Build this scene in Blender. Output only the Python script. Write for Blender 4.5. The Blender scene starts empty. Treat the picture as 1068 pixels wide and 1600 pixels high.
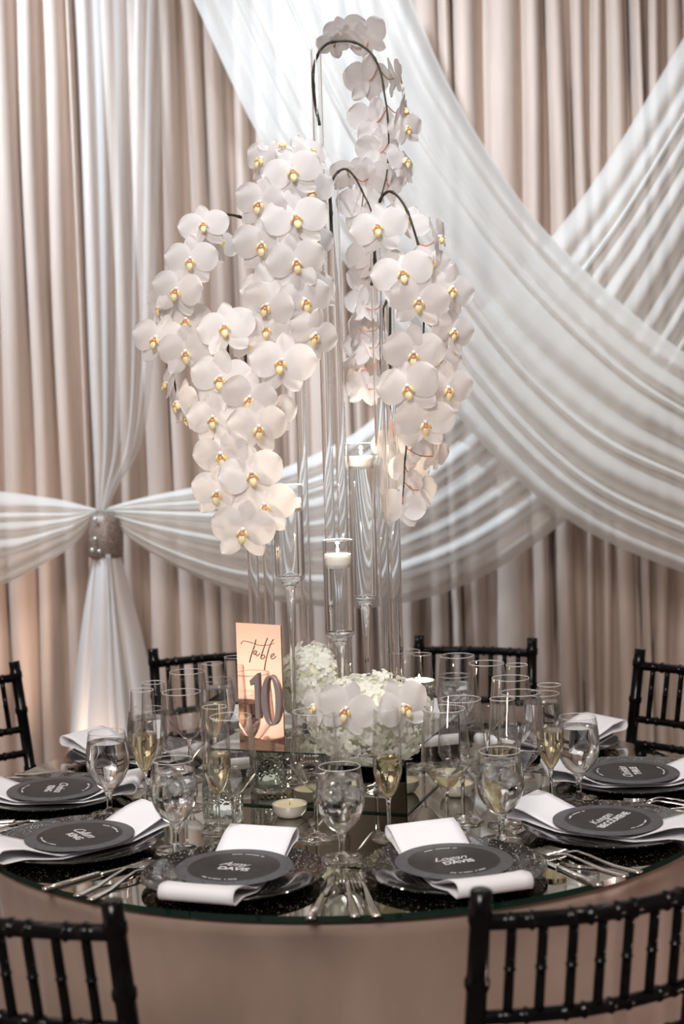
import bpy, bmesh, math, random
from mathutils import Vector, Matrix
random.seed(7)
SC = bpy.context.scene
C = SC.collection
R = math.radians
PI = math.pi

# ------------------------------------------------------------------ camera
F = 2222.0                                    # focal length in pixels of the 1068x1600 frame
CAM = Vector((0.014, -2.93, 1.52))
cam_d = bpy.data.cameras.new('camera')
cam_d.sensor_fit = 'VERTICAL'; cam_d.sensor_height = 36.0
cam_d.lens = F / 1600 * 36.0
cam_d.clip_start = 0.05
cam_d.dof.use_dof = True
cam_d.dof.focus_distance = 2.82
cam_d.dof.aperture_fstop = 3.2
cam = bpy.data.objects.new('camera', cam_d); C.objects.link(cam)
CR = Matrix.Rotation(R(90 - 3.43), 3, 'X') @ Matrix.Rotation(R(-1.66), 3, 'Z')
cam.matrix_world = Matrix.Translation(CAM) @ CR.to_4x4()
SC.camera = cam

# ------------------------------------------------------------------ world, colour, light
w = bpy.data.worlds.new('world'); SC.world = w; w.use_nodes = True
w.node_tree.nodes['Background'].inputs[0].default_value = (1.0, 0.68, 0.47, 1)
w.node_tree.nodes['Background'].inputs[1].default_value = 0.135
vs = SC.view_settings
vs.view_transform = 'Standard'; vs.look = 'None'; vs.gamma = 1.0; vs.use_curve_mapping = False
vs.exposure = 0.98
cy = SC.cycles
cy.use_denoising = True
cy.max_bounces = 24; cy.diffuse_bounces = 4; cy.glossy_bounces = 8; cy.transmission_bounces = 20
cy.transparent_max_bounces = 40
cy.sample_clamp_indirect = 6.0
cy.blur_glossy = 0.3

def lamp(name, kind, loc, power, col, target=None, size=0.1, spot=60, blend=0.8, sy=None):
    l = bpy.data.lights.new(name, kind); l.energy = power; l.color = col
    if kind == 'AREA':
        l.size = size
        if sy: l.shape = 'RECTANGLE'; l.size_y = sy
        else: l.shape = 'DISK'
    else:
        l.shadow_soft_size = size
    if kind == 'SPOT': l.spot_size = R(spot); l.spot_blend = blend
    o = bpy.data.objects.new(name, l); C.objects.link(o); o.location = loc
    if target is not None:
        o.rotation_euler = (Vector(target) - Vector(loc)).to_track_quat('-Z', 'Y').to_euler()
    return o
# ceiling spots washing the drapery, added soft front fill behind the camera, floor uplights behind the table
lamp('ceiling_spot_left', 'SPOT', (-2.0, 0.85, 4.0), 290, (0.67, 0.84, 1.0), (-0.92, 2.0, 2.30), 0.08, 62, 1.0)
lamp('ceiling_spot_right', 'SPOT', (-0.55, 0.25, 4.05), 222, (0.71, 0.86, 1.0), (0.75, 1.95, 2.05), 0.08, 58, 1.0)
lamp('front_fill_light', 'AREA', (-0.8, -4.2, 3.6), 74, (1.0, 0.95, 0.91), (0.0, 0.2, 1.0), 1.5)  # added unseen fill from behind the camera, standing in for bounced flash
lamp('table_pin_spot', 'SPOT', (0.25, -0.6, 4.05), 105, (0.92, 0.96, 1.0), (0, 0, 0.8), 0.05, 36, 0.9)
lamp('floor_uplight_left', 'SPOT', (-0.80, 1.36, 0.12), 20, (1.0, 0.74, 0.58), (-0.83, 1.85, 0.62), 0.03, 56, 0.9)
lamp('floor_uplight_corner', 'SPOT', (-2.45, -1.0, 0.12), 48, (1.0, 0.90, 0.84), (-3.1, -1.0, 0.75), 0.06, 120, 0.9)
lamp('floor_uplight_far_left', 'SPOT', (-1.55, 1.40, 0.12), 2, (1.0, 0.62, 0.44), (-1.45, 2.0, 0.8), 0.04, 95, 0.9)
lamp('floor_uplight_right', 'SPOT', (2.5, -0.9, 0.12), 22, (1.0, 0.70, 0.60), (0.7, -0.35, 0.65), 0.05, 60, 0.9)
for k, (x, y) in enumerate([(-1.6, -1.4), (1.6, -1.4), (-1.6, 0.6), (1.6, 0.6), (0.0, -3.4), (-1.6, -3.4), (1.6, -3.4), (-1.6, -5.6), (0.0, -5.6), (1.6, -5.6)]):
    lamp('ceiling_downlight', 'SPOT', (x, y, 4.1), 24, (1.0, 0.86, 0.72), (x, y, 0), 0.05, 75, 0.6)

# ------------------------------------------------------------------ helpers
def ray(px, py):
    return CR @ Vector(((px - 534) / F, (800 - py) / F, -1.0))
def at(px, py, depth):
    return CAM + ray(px, py) * depth
def onz(px, py, z):
    d = ray(px, py); return CAM + d * ((z - CAM.z) / d.z)

MATS = {}
def mat(name, base=(0.8, 0.8, 0.8), rough=0.5, metal=0.0, spec=0.5, trans=0.0, ior=1.45, coat=0.0, sheen=0.0, emis=None, estr=0.0, sub=0.0):
    m = bpy.data.materials.new(name); m.use_nodes = True
    b = m.node_tree.nodes['Principled BSDF']
    def s(k, v):
        if k in b.inputs: b.inputs[k].default_value = v
    s('Base Color', (*base, 1)); s('Roughness', rough); s('Metallic', metal); s('Specular IOR Level', spec)
    s('Transmission Weight', trans); s('IOR', ior); s('Coat Weight', coat); s('Sheen Weight', sheen)
    if emis: s('Emission Color', (*emis, 1)); s('Emission Strength', estr)
    if sub: s('Subsurface Weight', sub); s('Subsurface Radius', (0.02, 0.015, 0.012))
    MATS[name] = m
    return m
def N(m, t, **kw):
    n = m.node_tree.nodes.new(t)
    for k, v in kw.items(): setattr(n, k, v)
    return n
def L(m, a, b): m.node_tree.links.new(a, b)
def bsdf(m): return m.node_tree.nodes['Principled BSDF']
def outn(m): return m.node_tree.nodes['Material Output']
def vary(m, c1, c2, scale, detail=3, bump=0.0, stretch=None, rough=None):
    tc = N(m, 'ShaderNodeTexCoord'); mp = N(m, 'ShaderNodeMapping')
    if stretch: mp.inputs['Scale'].default_value = stretch
    no = N(m, 'ShaderNodeTexNoise'); no.inputs['Scale'].default_value = scale; no.inputs['Detail'].default_value = detail
    rp = N(m, 'ShaderNodeValToRGB'); rp.color_ramp.elements[0].color = (*c1, 1); rp.color_ramp.elements[1].color = (*c2, 1)
    rp.color_ramp.elements[0].position = 0.35; rp.color_ramp.elements[1].position = 0.65
    L(m, tc.outputs['Object'], mp.inputs[0]); L(m, mp.outputs[0], no.inputs['Vector']); L(m, no.outputs['Fac'], rp.inputs[0])
    L(m, rp.outputs[0], bsdf(m).inputs['Base Color'])
    if bump:
        bp = N(m, 'ShaderNodeBump'); bp.inputs['Strength'].default_value = bump; bp.inputs['Distance'].default_value = 0.002
        L(m, no.outputs['Fac'], bp.inputs['Height']); L(m, bp.outputs[0], bsdf(m).inputs['Normal'])
    return no

def thin_glass(name, tint=(0.985, 0.985, 0.985), edge=(0.84, 0.82, 0.81), refl=0.95, floor=0.06, power=2.0):
    """thin walled clear glass: straight-through transmission, Fresnel-like reflection, darker where the wall is seen edge-on"""
    m = bpy.data.materials.new(name); m.use_nodes = True
    nt = m.node_tree; nt.nodes.remove(bsdf(m))
    lw = N(m, 'ShaderNodeLayerWeight'); lw.inputs['Blend'].default_value = 0.5
    p = N(m, 'ShaderNodeMath', operation='POWER'); p.inputs[1].default_value = power
    mu = N(m, 'ShaderNodeMath', operation='MULTIPLY_ADD'); mu.inputs[1].default_value = refl - floor; mu.inputs[2].default_value = floor
    cr = N(m, 'ShaderNodeValToRGB')
    cr.color_ramp.elements[0].position = 0.55; cr.color_ramp.elements[0].color = (*tint, 1)
    cr.color_ramp.elements[1].position = 1.0; cr.color_ramp.elements[1].color = (*edge, 1)
    tr = N(m, 'ShaderNodeBsdfTransparent'); gl = N(m, 'ShaderNodeBsdfGlossy'); gl.inputs['Roughness'].default_value = 0.012
    mx = N(m, 'ShaderNodeMixShader')
    L(m, lw.outputs['Facing'], p.inputs[0]); L(m, p.outputs[0], mu.inputs[0]); L(m, lw.outputs['Facing'], cr.inputs[0])
    L(m, cr.outputs[0], tr.inputs[0]); L(m, mu.outputs[0], mx.inputs[0]); L(m, tr.outputs[0], mx.inputs[1]); L(m, gl.outputs[0], mx.inputs[2])
    L(m, mx.outputs[0], outn(m).inputs[0])
    MATS[name] = m
    return m
def cloth_mix(name, col, transp=0.0, transl=0.4, grain=600):
    m = bpy.data.materials.new(name); m.use_nodes = True
    m.node_tree.nodes.remove(bsdf(m))
    d = N(m, 'ShaderNodeBsdfDiffuse'); t = N(m, 'ShaderNodeBsdfTranslucent'); x = N(m, 'ShaderNodeMixShader')
    d.inputs[0].default_value = (*col, 1); t.inputs[0].default_value = (*col, 1); x.inputs[0].default_value = transl
    L(m, d.outputs[0], x.inputs[1]); L(m, t.outputs[0], x.inputs[2])
    if transp:
        lw = N(m, 'ShaderNodeLayerWeight'); lw.inputs['Blend'].default_value = 0.5
        mr = N(m, 'ShaderNodeMapRange'); mr.inputs[1].default_value = 0.0; mr.inputs[2].default_value = 0.85
        mr.inputs[3].default_value = transp; mr.inputs[4].default_value = 0.02
        tp = N(m, 'ShaderNodeBsdfTransparent'); y = N(m, 'ShaderNodeMixShader')
        L(m, lw.outputs['Facing'], mr.inputs[0]); L(m, mr.outputs[0], y.inputs[0])
        L(m, x.outputs[0], y.inputs[1]); L(m, tp.outputs[0], y.inputs[2]); L(m, y.outputs[0], outn(m).inputs[0])
    else:
        L(m, x.outputs[0], outn(m).inputs[0])
    MATS[name] = m
    return m

# materials
m = mat('drape', rough=0.75, sheen=0.25); vary(m, (0.535, 0.418, 0.350), (0.575, 0.452, 0.382), 9, 4, 0.15, (6, 6, 0.6))
cloth_mix('sheer', (0.93, 0.905, 0.865), 0.44, 0.42)
cloth_mix('thin_sheer', (0.78, 0.74, 0.71), 0.76, 0.42)
cloth_mix('panel_cloth', (0.84, 0.81, 0.80), 0.0, 0.25)
m = mat('tablecloth', rough=0.42, sheen=0.2); vary(m, (0.315, 0.222, 0.180), (0.35, 0.25, 0.205), 14, 4, 0.1, (1, 1, 0.4))
cloth_mix('napkin', (0.86, 0.85, 0.88), 0.0, 0.12)
mat('smoked_mirror', (0.50, 0.485, 0.43), 0.025, 1.0)
mat('box_mirror', (0.60, 0.60, 0.55), 0.015, 1.0)
mat('glass_edge', (0.003, 0.022, 0.015), 0.06, 0.0, 0.8)
mat('rose_mirror', (0.96, 0.67, 0.56), 0.04, 1.0)
mat('sign_grey', (0.30, 0.25, 0.245), 0.45)
mat('sign_ink', (0.30, 0.20, 0.17), 0.5)
m = mat('black_lacquer', (0.006, 0.006, 0.007), 0.2, 0.0, 0.22, coat=0.08); vary(m, (0.002, 0.002, 0.0025), (0.005, 0.005, 0.0055), 40)
mat('silver', (0.82, 0.81, 0.80), 0.10, 1.0)
thin_glass('thin_glass', (0.995, 0.995, 0.995), (0.90, 0.885, 0.88), 0.95, 0.04, 2.0)
mat('rim_glass', (0.97, 0.97, 0.97), 0.2, 0.0, 0.8, 0.68, 1.45)  # part-opaque white in the colour stands in for light caught on the rims
thin_glass('tube_glass', (0.985, 0.98, 0.98), (0.50, 0.46, 0.45), 0.8, 0.035, 3.0)
mat('solid_glass', (0.99, 0.99, 0.99), 0.0, 0.0, 0.5, 1.0, 1.45)
mat('water', (0.985, 0.99, 0.99), 0.0, 0.0, 0.5, 1.0, 1.33)
mat('ice', (0.95, 0.97, 0.98), 0.12, 0.0, 0.5, 0.85, 1.31)
mat('champagne', (0.95, 0.87, 0.60), 0.0, 0.0, 0.5, 1.0, 1.34)
mat('wax', (0.93, 0.91, 0.87), 0.5, sub=0.4)
mat('wax_yellow', (0.55, 0.46, 0.28), 0.5, sub=0.3)
mat('flame', (1, 0.7, 0.3), 0.5, emis=(1.0, 0.72, 0.38), estr=40)
mat('wick', (0.03, 0.02, 0.02), 0.9)
mat('bowl_ceramic', (0.44, 0.40, 0.37), 0.25)
m = mat('mercury_glass', (0.85, 0.84, 0.82), 0.12, 1.0)
no = N(m, 'ShaderNodeTexVoronoi'); no.inputs['Scale'].default_value = 90
bp = N(m, 'ShaderNodeBump'); bp.inputs['Strength'].default_value = 0.6; bp.inputs['Distance'].default_value = 0.004
tc = N(m, 'ShaderNodeTexCoord'); L(m, tc.outputs['Object'], no.inputs['Vector']); L(m, no.outputs['Distance'], bp.inputs['Height']); L(m, bp.outputs[0], bsdf(m).inputs['Normal'])
m = mat('pale_glass', (0.94, 0.985, 0.98), 0.03, 0.0, 0.7, 1.0, 1.45)
vo = N(m, 'ShaderNodeTexVoronoi'); vo.inputs['Scale'].default_value = 170; tc = N(m, 'ShaderNodeTexCoord'); bp = N(m, 'ShaderNodeBump'); bp.inputs['Strength'].default_value = 0.5; bp.inputs['Distance'].default_value = 0.002
L(m, tc.outputs['Object'], vo.inputs['Vector']); L(m, vo.outputs['Distance'], bp.inputs['Height']); L(m, bp.outputs[0], bsdf(m).inputs['Normal'])
mat('stem_dark', (0.035, 0.026, 0.016), 0.42)
m = MATS['stem_dark']; vary(m, (0.020, 0.014, 0.010), (0.055, 0.05, 0.02), 25)
mat('pedicel', (0.62, 0.22, 0.12), 0.5)
mat('pedicel_green', (0.28, 0.24, 0.06), 0.5)
cloth_mix('petal', (0.91, 0.885, 0.885), 0.0, 0.46)
mat('column', (0.90, 0.80, 0.76), 0.4)
mat('callus', (0.80, 0.33, 0.14), 0.45)
m = mat('lip', (0.9, 0.75, 0.2), 0.45); vary(m, (0.90, 0.66, 0.22), (0.93, 0.86, 0.62), 110)
cloth_mix('hydrangea', (0.91, 0.90, 0.84), 0.0, 0.42)
mat('hydrangea_core', (0.74, 0.73, 0.56), 0.8)
m = mat('charger_glass', (0.012, 0.011, 0.010), 0.07, 0.0, 0.6, coat=0.3)
vo = N(m, 'ShaderNodeTexVoronoi'); vo.inputs['Scale'].default_value = 700
tc = N(m, 'ShaderNodeTexCoord'); rp = N(m, 'ShaderNodeValToRGB')
rp.color_ramp.elements[0].position = 0.965; rp.color_ramp.elements[0].color = (0.015, 0.013, 0.012, 1)
rp.color_ramp.elements[1].position = 0.995; rp.color_ramp.elements[1].color = (0.85, 0.8, 0.74, 1)
sx = N(m, 'ShaderNodeSeparateColor'); L(m, tc.outputs['Object'], vo.inputs['Vector']); L(m, vo.outputs['Color'], sx.inputs[0]); L(m, sx.outputs[0], rp.inputs[0]); L(m, rp.outputs[0], bsdf(m).inputs['Base Color'])
# menu card: dark disc with a lighter cracked border ring
m = mat('menu_card', rough=0.55)
tc = N(m, 'ShaderNodeTexCoord'); ln = N(m, 'ShaderNodeVectorMath', operation='LENGTH'); rp = N(m, 'ShaderNodeValToRGB')
rp.color_ramp.interpolation = 'CONSTANT'
rp.color_ramp.elements[0].color = (0.026, 0.023, 0.023, 1); rp.color_ramp.elements[1].position = 0.075; rp.color_ramp.elements[1].color = (0.085, 0.085, 0.092, 1)
vo = N(m, 'ShaderNodeTexVoronoi', feature='DISTANCE_TO_EDGE'); vo.inputs['Scale'].default_value = 28
r2 = N(m, 'ShaderNodeValToRGB'); r2.color_ramp.elements[0].color = (0.35, 0.35, 0.35, 1); r2.color_ramp.elements[1].position = 0.05; r2.color_ramp.elements[1].color = (1, 1, 1, 1)
mx = N(m, 'ShaderNodeMix', data_type='RGBA', blend_type='MULTIPLY'); mx.inputs[0].default_value = 0.6
L(m, tc.outputs['Object'], ln.inputs[0]); L(m, ln.outputs['Value'], rp.inputs[0]); L(m, tc.outputs['Object'], vo.inputs['Vector']); L(m, vo.outputs['Distance'], r2.inputs[0])
L(m, rp.outputs[0], mx.inputs[6]); L(m, r2.outputs[0], mx.inputs[7]); L(m, mx.outputs[2], bsdf(m).inputs['Base Color'])
mat('menu_print', (0.62, 0.62, 0.64), 0.5)
m = mat('glitter_band', (0.35, 0.27, 0.23), 0.4, 0.2); vary(m, (0.10, 0.070, 0.055), (0.42, 0.33, 0.28), 260, 2, 0.6)
mat('gem', (0.75, 0.95, 0.95), 0.02, 0.0, 0.8, 0.6, 1.8)
m = mat('carpet', rough=0.95); vary(m, (0.09, 0.065, 0.055), (0.15, 0.11, 0.095), 18, 6)
m = mat('wall_paint', rough=0.9); vary(m, (0.40, 0.33, 0.29), (0.44, 0.37, 0.33), 3)
m = mat('ceiling_paint', rough=0.95); vary(m, (0.55, 0.52, 0.50), (0.60, 0.57, 0.55), 2)
m = mat('dark_wall', rough=0.9); vary(m, (0.34, 0.29, 0.26), (0.38, 0.33, 0.30), 2)

def tag(o, label=None, cat=None, group=None, kind=None):
    if label: o['label'] = label
    if cat: o['category'] = cat
    if group: o['group'] = group
    if kind: o['kind'] = kind
    return o
def empty(name, loc=(0, 0, 0), rz=0.0, parent=None):
    o = bpy.data.objects.new(name, None); C.objects.link(o); o.location = loc; o.rotation_euler = (0, 0, rz)
    o.empty_display_size = 0.02
    if parent: o.parent = parent
    return o
def link(name, me, parent=None, loc=None, rot=None, mw=None):
    o = bpy.data.objects.new(name, me); C.objects.link(o)
    if parent: o.parent = parent
    if mw is not None: o.matrix_local = mw
    if loc is not None: o.location = loc
    if rot is not None: o.rotation_euler = rot
    return o
def mesh(name, verts, faces, m, smooth=True):
    me = bpy.data.meshes.new(name); me.from_pydata([tuple(v) for v in verts], [], faces); me.validate()
    me.materials.append(MATS[m] if isinstance(m, str) else m)
    if smooth: me.polygons.foreach_set('use_smooth', [True] * len(me.polygons))
    me.update()
    return me
def bm_mesh(name, bm, m, smooth=False):
    bmesh.ops.recalc_face_normals(bm, faces=bm.faces)
    me = bpy.data.meshes.new(name); bm.to_mesh(me); bm.free(); me.materials.append(MATS[m])
    if smooth: me.polygons.foreach_set('use_smooth', [True] * len(me.polygons))
    return me
def lathe(name, prof, m, seg=40, smooth=True):
    """prof: list of (r, z) from one end to the other; r = 0 closes to a pole"""
    v = []; f = []; rings = []
    for r, z in prof:
        if r < 1e-6: rings.append([len(v)]); v.append((0, 0, z))
        else:
            rings.append(list(range(len(v), len(v) + seg)))
            v += [(r * math.cos(2 * PI * k / seg), r * math.sin(2 * PI * k / seg), z) for k in range(seg)]
    for a, b in zip(rings, rings[1:]):
        for k in range(seg):
            k2 = (k + 1) % seg
            if len(a) == 1 and len(b) == 1: continue
            if len(a) == 1: f.append((a[0], b[k2], b[k]))
            elif len(b) == 1: f.append((a[k], a[k2], b[0]))
            else: f.append((a[k], a[k2], b[k2], b[k]))
    me = mesh(name, v, f, m, smooth)
    if smooth: me.set_sharp_from_angle(angle=R(38))
    return me
def spline(pts, n):
    """Catmull-Rom through points (tuples of any length), n samples"""
    P = [Vector(p) for p in pts]; P = [2 * P[0] - P[1]] + P + [2 * P[-1] - P[-2]]
    out = []; m_ = len(P) - 3
    for i in range(n):
        t = i / (n - 1) * m_; k = min(int(t), m_ - 1); t -= k
        a, b, c, d = P[k:k + 4]
        out.append(0.5 * ((2 * b) + (c - a) * t + (2 * a - 5 * b + 4 * c - d) * t * t + (3 * b - a - 3 * c + d) * t ** 3))
    return out
def tube(name, pts, rad, m, seg=8, caps=True, smooth=True):
    """swept tube through 3-D points, rad a number or a list"""
    pts = [Vector(p) for p in pts]; n = len(pts); v = []; f = []
    up = Vector((0.3, 0.9, 0.2)).normalized()
    for i, p in enumerate(pts):
        t = (pts[min(i + 1, n - 1)] - pts[max(i - 1, 0)]).normalized()
        a = t.cross(up)
        if a.length < 1e-3: a = t.cross(Vector((1, 0, 0)))
        a.normalize(); b = a.cross(t).normalized(); up = b if abs(b.dot(t)) < 0.5 else up
        r = rad[i] if isinstance(rad, (list, tuple)) else rad
        v += [p + (a * math.cos(2 * PI * k / seg) + b * math.sin(2 * PI * k / seg)) * r for k in range(seg)]
    for i in range(n - 1):
        for k in range(seg):
            k2 = (k + 1) % seg
            f.append((i * seg + k, i * seg + k2, (i + 1) * seg + k2, (i + 1) * seg + k))
    if caps: f.append(tuple(range(seg - 1, -1, -1))); f.append(tuple(range((n - 1) * seg, n * seg)))
    return mesh(name, v, f, m, smooth)
def box(bm, x0, x1, y0, y1, z0, z1, mtx=None):
    vs_ = [bm.verts.new((x, y, z)) for x in (x0, x1) for y in (y0, y1) for z in (z0, z1)]
    for q in ((0, 1, 3, 2), (4, 6, 7, 5), (0, 4, 5, 1), (2, 3, 7, 6), (0, 2, 6, 4), (1, 5, 7, 3)):
        bm.faces.new([vs_[k] for k in q])
    if mtx: bmesh.ops.transform(bm, matrix=mtx, verts=vs_)
def box_mesh(name, dims, m, bevel=0.0):
    bm = bmesh.new(); box(bm, *dims)
    if bevel: bmesh.ops.bevel(bm, geom=list(bm.edges), offset=bevel, segments=2, affect='EDGES')
    return bm_mesh(name, bm, m)
def grid_mesh(name, rows, m, closed=False):
    v = [p for r in rows for p in r]; n = len(rows[0]); f = []
    for i in range(len(rows) - 1):
        for k in range(n if closed else n - 1):
            k2 = (k + 1) % n
            f.append((i * n + k, i * n + k2, (i + 1) * n + k2, (i + 1) * n + k))
    return mesh(name, v, f, m)
def solidify(o, t):
    md = o.modifiers.new('thickness', 'SOLIDIFY'); md.thickness = t; md.offset = 0
    return o

# ------------------------------------------------------------------ room shell
XL, XR, YB, YF, ZC = -3.1, 3.4, 2.35, -6.5, 4.3
def struct(name, dims, m): return tag(link(name, box_mesh(name, dims, m)), kind='structure')
struct('floor', (XL, XR, YF, YB, -0.1, 0.0), 'carpet')
struct('ceiling', (XL, XR, YF, YB, ZC, ZC + 0.1), 'ceiling_paint')
struct('wall_back', (XL, XR, YB, YB + 0.1, 0, ZC), 'wall_paint')
struct('wall_left', (XL - 0.1, XL, YF, YB, 0, ZC), 'wall_paint')
struct('wall_right', (XR, XR + 0.1, YF, YB, 0, ZC), 'wall_paint')
struct('wall_front', (XL, XR, YF - 0.1, YF, 0, ZC), 'dark_wall')

# ------------------------------------------------------------------ pleated drapes behind everything
def pleated_drape(name, x0, x1, y, z1, seed, label):
    rnd = random.Random(seed)
    # pleat positions of uneven width
    xs = [x0]
    while xs[-1] < x1: xs.append(xs[-1] + rnd.uniform(0.05, 0.115))
    xs[-1] = x1
    amps = [rnd.uniform(0.06, 0.095) for _ in xs]; drift = [rnd.uniform(-0.022, 0.022) for _ in xs]; drift[0] = drift[-1] = 0.0
    gapw = [rnd.uniform(0.66, 0.92) for _ in xs]
    skew = [rnd.uniform(0.25, 0.75) for _ in xs]
    zs = [i / 22 * z1 for i in range(23)]
    rows = []
    for z in zs:
        row = []
        for i in range(len(xs) - 1):
            a, b = xs[i] + drift[i] * (z1 - z) / z1, xs[i + 1] + drift[i + 1] * (z1 - z) / z1
            for k in range(14):
                t = k / 14
                s = t / skew[i] * 0.5 if t < skew[i] else 0.5 + (t - skew[i]) / (1 - skew[i]) * 0.5
                bump = math.sin(PI * t / gapw[i]) ** 0.32 if t < gapw[i] else 0.0
                wob = 0.006 * (0 < i < len(xs) - 2) * math.sin(z * 3.1 + i * 1.7)
                row.append((a + (b - a) * t + wob, y - amps[i] * bump * (1 + 0.2 * math.sin(z * 1.3 + i)), z + 0.002))
        rows.append(row)
    o = link(name, grid_mesh(name, rows, 'drape')); solidify(o, 0.002)
    return tag(o, label, 'drape', 'floor-length pleated drapes on the back wall')
YD = 2.10
pleated_drape('pleated_drape', -2.1, -0.85, YD, 3.55, 3, 'taupe floor-length pleated drape left of the gathered white column')
pleated_drape('pleated_drape', -0.849, 2.3, YD, 3.55, 11, 'wide taupe pleated drape behind the swags, right of the gathered column')

# ------------------------------------------------------------------ sheer swags
def swag(name, lower, upper, d0, d1, folds, seed, amp, m, label, nu=90, nv=150, gather=None, bulge=0.06, tagkind='swag', sharp=1.7):
    rnd = random.Random(seed)
    A = spline(lower, nu); B = spline(upper, nu)
    # uneven fold positions and heights across the width
    cuts = [0.0]
    for _ in range(folds): cuts.append(cuts[-1] + rnd.uniform(0.35, 1.7))
    cuts = [c / cuts[-1] for c in cuts]; hs = [rnd.uniform(0.55, 1.15) for _ in range(folds)]
    ph = [rnd.uniform(0, 6.28) for _ in range(folds)]
    rows = []
    for i in range(nu):
        u = i / (nu - 1); a, b = A[i], B[i]
        dep = d0 + (d1 - d0) * u
        g = gather(u) if gather else 1.0
        row = []
        for j in range(nv):
            v = j / (nv - 1)
            vv = min(max(v + 0.014 * math.sin(2.2 * u * PI + 9 * v) * math.sin(PI * v), 0), 1)
            k = 0
            while k < folds - 1 and cuts[k + 1] < vv: k += 1
            t = (vv - cuts[k]) / (cuts[k + 1] - cuts[k])
            t = min(max(t, 0), 1)
            f = math.sin(PI * t ** 0.8) ** sharp * hs[k] * (0.8 + 0.2 * math.sin(5 * u + ph[k]))
            px = a.x + (b.x - a.x) * v; py = a.y + (b.y - a.y) * v
            row.append(at(px, py, dep - bulge * math.sin(PI * v) * g - amp * f * (0.35 + 0.65 * g)))
        rows.append(row)
    o = link(name, grid_mesh(name, rows, m))
    return tag(o, label, tagkind)
g2 = lambda u: min(1.0, 0.25 + u * 4.0)
swag('sheer_swag',
     [(160, 803), (215, 850), (290, 893), (370, 925), (460, 943), (560, 950), (650, 938), (730, 912), (810, 868), (890, 805), (980, 700), (1068, 560), (1160, 400)],
     [(160, 795), (230, 776), (310, 760), (400, 745), (480, 715), (560, 672), (640, 600), (710, 530), (785, 450), (870, 360), (960, 235), (1068, 58), (1140, -60)],
     4.68, 4.70, 9, 5, 0.055, 'sheer', 'white sheer swag rising from the glittering tie band behind the crossing swag', gather=g2)
swag('sheer_swag',
     [(262, -90), (330, 60), (400, 205), (480, 330), (560, 440), (640, 545), (720, 655), (800, 742), (880, 808), (960, 852), (1068, 895), (1150, 920)],
     [(605, -90), (655, 30), (700, 130), (760, 235), (830, 335), (900, 410), (960, 465), (1020, 515), (1068, 550), (1150, 606)],
     4.58, 4.50, 10, 9, 0.06, 'sheer', 'broad white sheer swag sweeping diagonally in front of the others, top left to right edge')
swag('sheer_swag',
     [(150, 804), (118, 848), (80, 874), (40, 897), (0, 914), (-90, 935)],
     [(150, 795), (100, 782), (50, 774), (0, 768), (-90, 762)],
     4.68, 4.66, 6, 21, 0.04, 'sheer', 'short white sheer swag leaving the left edge of the picture', nu=50, nv=90, gather=g2)
# gathered column: panel above, glitter tie, tail below
swag('gathered_drape',
     [(112, -90), (122, 100), (131, 330), (139, 560), (146, 700), (151, 770), (153, 802)],
     [(262, -90), (255, 100), (248, 330), (240, 560), (222, 690), (184, 760), (164, 802)],
     4.73, 4.70, 5, 33, 0.022, 'thin_sheer', 'white fabric column hanging above the glittering tie and gathered into it', nu=50, nv=100, bulge=0.03, tagkind='drape')
swag('drape_tail',
     [(143, 866), (134, 930), (122, 1020), (112, 1120), (104, 1230), (98, 1372)],
     [(188, 866), (203, 920), (224, 1000), (243, 1090), (260, 1200), (284, 1376)],
     4.70, 4.62, 5, 40, 0.035, 'panel_cloth', 'white fabric tail flaring to the floor below the glittering tie', nu=50, nv=100, bulge=0.08, tagkind='drape', sharp=0.8)
tb = empty('tie_band', at(164, 836, 4.66)); tag(tb, 'glittering brown tie band with sparkling stones on the white column', 'tie band')
prof = [(0.050, -0.072), (0.056, -0.06), (0.058, 0.0), (0.048, 0.05), (0.030, 0.078)]
bd = link('band', lathe('band', prof, 'glitter_band', 32), tb); solidify(bd, 0.004)
gm = lathe('gem', [(0, 0.005), (0.0045, 0.004), (0.007, 0), (0, -0.006)], 'gem', 8, False)
for px, py in ((148, 811), (148, 842), (144, 859), (155, 861)):
    p = at(px, py, 4.66 - 0.06) - tb.location
    link('gem', gm, tb, p, (R(90), 0, 0))

# ------------------------------------------------------------------ table
ZT = 0.762; RT = 0.762
# cloth: flat top, rounded edge, folds deepening to the floor
seg = 220; rows = []
rnd = random.Random(4)
nf = [(rnd.choice([9, 13, 17, 22, 27, 31]), rnd.uniform(0, 6.28), rnd.uniform(0.3, 1)) for _ in range(7)]
def fold(a): return sum(w_ * math.sin(n_ * a + p_) for n_, p_, w_ in nf) / 3.0
prof = [(0.0001, 0), (0.4, 0), (0.735, 0), (0.746, -0.003), (0.751, -0.012)] + [(0.752, -0.03 - 0.715 * (k / 12)) for k in range(13)]
for i, (r_, dz) in enumerate(prof):
    t = max(0, (-dz - 0.02) / 0.72)
    rows.append([((r_ - 0.046 * t ** 0.38 + 0.046 * t ** 0.38 * fold(2 * PI * k / seg)) * math.cos(2 * PI * k / seg),
                  (r_ - 0.046 * t ** 0.38 + 0.046 * t ** 0.38 * fold(2 * PI * k / seg)) * math.sin(2 * PI * k / seg), ZT - 0.012 + dz) for k in range(seg)])
tc_o = link('tablecloth', grid_mesh('tablecloth', rows, 'tablecloth', True)); solidify(tc_o, 0.002)
tag(tc_o, 'taupe satin tablecloth falling to the floor under the mirror top', 'tablecloth')
tt = empty('round_table', (0, 0, 0)); tag(tt, 'round banquet table under the taupe cloth', 'table')
link('table_board', lathe('table_board', [(0, -0.03), (0.72, -0.03), (0.72, -0.015), (0, -0.015)], 'wick', 64), tt, (0, 0, ZT))
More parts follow.
